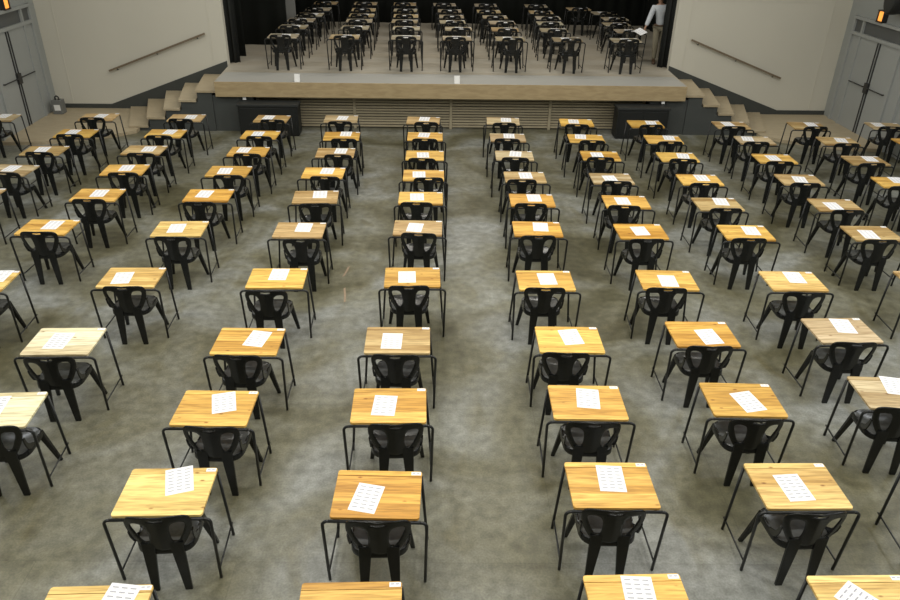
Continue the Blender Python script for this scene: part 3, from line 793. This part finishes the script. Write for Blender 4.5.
# ------------------------------------------------------------------ the person standing on the stage
def skin_mesh(name, verts, edges, radii, mat, parent, root=0, sub=2):
    me = bpy.data.meshes.new(name); me.from_pydata(verts, edges, [])
    o = bpy.data.objects.new(name, me); col.objects.link(o)
    sk = o.modifiers.new('s', 'SKIN'); sk.use_smooth_shade = True
    for i, v in enumerate(me.skin_vertices[0].data):
        r = radii[i]; v.radius = r if isinstance(r, tuple) else (r, r); v.use_root = (i == root)
    ss = o.modifiers.new('u', 'SUBSURF'); ss.levels = sub; ss.render_levels = sub
    dg = bpy.context.evaluated_depsgraph_get(); dg.update()
    m2 = bpy.data.meshes.new_from_object(o.evaluated_get(dg))
    m2.materials.clear(); m2.materials.append(mat)
    for p in m2.polygons: p.use_smooth = True
    o.modifiers.clear(); o.data = m2; o.name = name; bpy.data.meshes.remove(me)
    o.parent = parent
    return o
def person():
    root = empty('person', (5.44, 19.10, Z1), 0); root.scale = (.93, .93, .93)
    tag(root, 'person in pale shirt and khaki trousers standing on stage beside the right curtain', 'person')
    # local axes: -x is towards the desk, -y towards the hall; every joint as one vertex
    J = {'pelvis': (0, 0, .95), 'waist': (-.03, 0, 1.10), 'chest': (-.06, -.01, 1.30), 'upper': (-.075, 0, 1.43), 'neck': (-.085, -.01, 1.52), 'headb': (-.10, -.03, 1.60), 'head': (-.115, -.04, 1.68), 'crown': (-.115, -.03, 1.755),
         'hL': (.09, 0, .90), 'kL': (.115, -.02, .50), 'aL': (.11, .03, .09), 'tL': (.12, -.12, .035),
         'hR': (-.09, 0, .90), 'kR': (-.085, -.05, .50), 'aR': (-.06, 0, .09), 'tR': (-.09, -.15, .035),
         'sL': (.10, 0, 1.43), 'eL': (.17, -.02, 1.15), 'wL': (.16, -.12, .92), 'pL': (.155, -.14, .86),
         'sR': (-.24, 0, 1.42), 'eR': (-.34, -.06, 1.16), 'wR': (-.45, -.16, .93), 'pR': (-.475, -.19, .875)}
    Rr = {'pelvis': (.135, .092), 'waist': (.12, .085), 'chest': (.15, .10), 'upper': (.12, .085), 'neck': .055, 'headb': (.068, .075), 'head': (.074, .092), 'crown': (.055, .065),
          'hL': .088, 'kL': .058, 'aL': .038, 'tL': .03, 'hR': .088, 'kR': .058, 'aR': .038, 'tR': .03,
          'sL': .058, 'eL': .042, 'wL': .028, 'pL': (.038, .018), 'sR': .058, 'eR': .042, 'wR': .028, 'pR': (.038, .018)}
    E = [('pelvis', 'waist'), ('waist', 'chest'), ('chest', 'upper'), ('upper', 'neck'), ('neck', 'headb'), ('headb', 'head'), ('head', 'crown'),
         ('pelvis', 'hL'), ('hL', 'kL'), ('kL', 'aL'), ('aL', 'tL'), ('pelvis', 'hR'), ('hR', 'kR'), ('kR', 'aR'), ('aR', 'tR'),
         ('upper', 'sL'), ('sL', 'eL'), ('eL', 'wL'), ('wL', 'pL'), ('upper', 'sR'), ('sR', 'eR'), ('eR', 'wR'), ('wR', 'pR')]
    names = list(J); V = [J[n] for n in names]; rad = [{'pelvis': (.10, .07), 'waist': (.095, .07), 'hL': .07, 'hR': .07}.get(n, Rr[n]) for n in names]; ed = [(names.index(a), names.index(b)) for a, b in E]
    # fingers and thumbs
    for hand, s in (('pL', 1), ('pR', -1)):
        p = Vector(J[hand]); wv = Vector(J['w' + hand[1]]); d = (p - wv).normalized(); side = Vector((0, 1, 0)).cross(d).normalized() if True else None
        side = (Vector((0, 1, 0)) - d * d.y).normalized()
        base = names.index(hand)
        for i, (o_, ln) in enumerate(((-.028, .07), (-.009, .08), (.010, .075), (.028, .06))):
            a = p + side * o_ + d * .02; b = a + d * ln * .5; c = b + (d + Vector((s * -.5, 0, 0))).normalized() * ln * .5
            k = len(V); V += [tuple(a), tuple(b), tuple(c)]; rad += [.009, .009, .0075]; ed += [(base, k), (k, k + 1), (k + 1, k + 2)]
        a = p - d * .015 - side * .04; b = a + (d - side * .6).normalized() * .04; k = len(V)
        V += [tuple(a), tuple(b)]; rad += [.011, .009]; ed += [(base, k), (k, k + 1)]
    body = skin_mesh('body', V, ed, rad, M['skin'], root)
    # face
    bm = bmesh.new(); hc = Vector((-.115, -.04, 1.675))
    loft(bm, [[(hc.x + w_ * math.cos(t), hc.y - .088 - dd, hc.z + z0 + hh * math.sin(t)) for t in [2 * math.pi * i / 8 for i in range(8)]] for w_, hh, dd, z0 in ((.014, .03, -.01, 0), (.011, .022, .012, -.006), (.004, .008, .02, -.012))])
    link_mesh('nose', bm, M['skin'], root, True)
    for s in (-1, 1):
        bm = bmesh.new(); bmesh.ops.create_uvsphere(bm, u_segments=10, v_segments=8, radius=.012); bmesh.ops.translate(bm, vec=(hc.x + s * .03, hc.y - .082, hc.z + .022), verts=bm.verts); link_mesh('eye', bm, M['white'], root, True)
        bm = bmesh.new(); bmesh.ops.create_uvsphere(bm, u_segments=10, v_segments=8, radius=.025)
        for v in bm.verts: v.co = Vector((v.co.x * .4 + hc.x + s * .078, v.co.y * .7 + hc.y + .005, v.co.z + hc.z))
        link_mesh('ear', bm, M['skin'], root, True)
    bm = bmesh.new(); tube(bm, [(hc.x - .022, hc.y - .082, hc.z - .045), (hc.x, hc.y - .088, hc.z - .048), (hc.x + .022, hc.y - .082, hc.z - .045)], .005, 6); link_mesh('mouth', bm, M['leather'], root, True)
    bm = bmesh.new(); bmesh.ops.create_uvsphere(bm, u_segments=20, v_segments=14, radius=1)
    for v in list(bm.verts):
        if v.co.z < -.25 or (v.co.y < -.55 and v.co.z < .45): bm.verts.remove(v)
    for v in bm.verts: v.co = Vector((v.co.x * .084 + hc.x, v.co.y * .102 + hc.y + .008, v.co.z * .098 + hc.z + .015))
    link_mesh('hair', bm, M['hair'], root, True)
    def sub(keys, edges, grow, ends=None):
        vv = [ends.get(k, J[k]) if ends else J[k] for k in keys]; rr = []
        for k in keys:
            r = Rr.get(k, .04); rr.append((r[0] + grow, r[1] + grow) if isinstance(r, tuple) else r + grow)
        return vv, [(keys.index(a), keys.index(b)) for a, b in edges], rr
    cuff = {'wL': (.162, -.10, .96), 'wR': (-.43, -.145, .965), 'neck': (-.08, -.005, 1.485), 'pelvis': (-.01, 0, .93)}
    v, e, r = sub(['pelvis', 'waist', 'chest', 'upper', 'neck', 'sL', 'eL', 'wL', 'sR', 'eR', 'wR'],
                  [('pelvis', 'waist'), ('waist', 'chest'), ('chest', 'upper'), ('upper', 'neck'), ('upper', 'sL'), ('sL', 'eL'), ('eL', 'wL'), ('upper', 'sR'), ('sR', 'eR'), ('eR', 'wR')], .026, cuff)
    skin_mesh('shirt', v, e, r, M['shirt'], root, 0)
    v, e, r = sub(['pelvis', 'hL', 'kL', 'aL', 'hR', 'kR', 'aR'], [('pelvis', 'hL'), ('hL', 'kL'), ('kL', 'aL'), ('pelvis', 'hR'), ('hR', 'kR'), ('kR', 'aR')], .024, {'pelvis': (-.01, 0, .985)})
    skin_mesh('trousers', v, e, r, M['khaki'], root, 0)
    bm = bmesh.new(); loft(bm, [[(-.008 + .172 * math.cos(t), .128 * math.sin(t), z) for t in [2 * math.pi * i / 24 for i in range(24)]] for z in (.965, 1.0)]); link_mesh('belt', bm, M['leather'], root, True)
    for a, t_ in (('aL', 'tL'), ('aR', 'tR')):
        A, T_ = Vector(J[a]), Vector(J[t_]); d = (T_ - A); d.z = 0; d.normalize(); sd = Vector((-d.y, d.x, 0)); bm = bmesh.new()
        c = (A + T_) / 2; c.z = 0
        def rg(L, Wd, z, sh=0): return [tuple(c + d * (L * math.cos(q) + sh) + sd * (Wd * (1 + .12 * math.cos(q)) * math.sin(q)) + Vector((0, 0, z))) for q in [2 * math.pi * i / 18 for i in range(18)]]
        loft(bm, [rg(.135, .046, 0), rg(.14, .05, .02), rg(.132, .048, .05), rg(.09, .04, .085, -.035), rg(.05, .036, .105, -.06)])
        link_mesh('shoe', bm, M['leather'], root, True)
    # papers held in the hand
    bm = bmesh.new(); box(bm, (-.10, -.14, -.004), (.10, .14, .004))
    o = link_mesh('paper_stack', bm, M['paper'], None); o.location = (5.42 - .53, 19.10 - .26, Z1 + .79); o.rotation_euler = (R(14), R(-18), R(25))
    tag(o, 'small stack of white papers held by the person on stage', 'papers')
person()
bpy.context.view_layer.update()
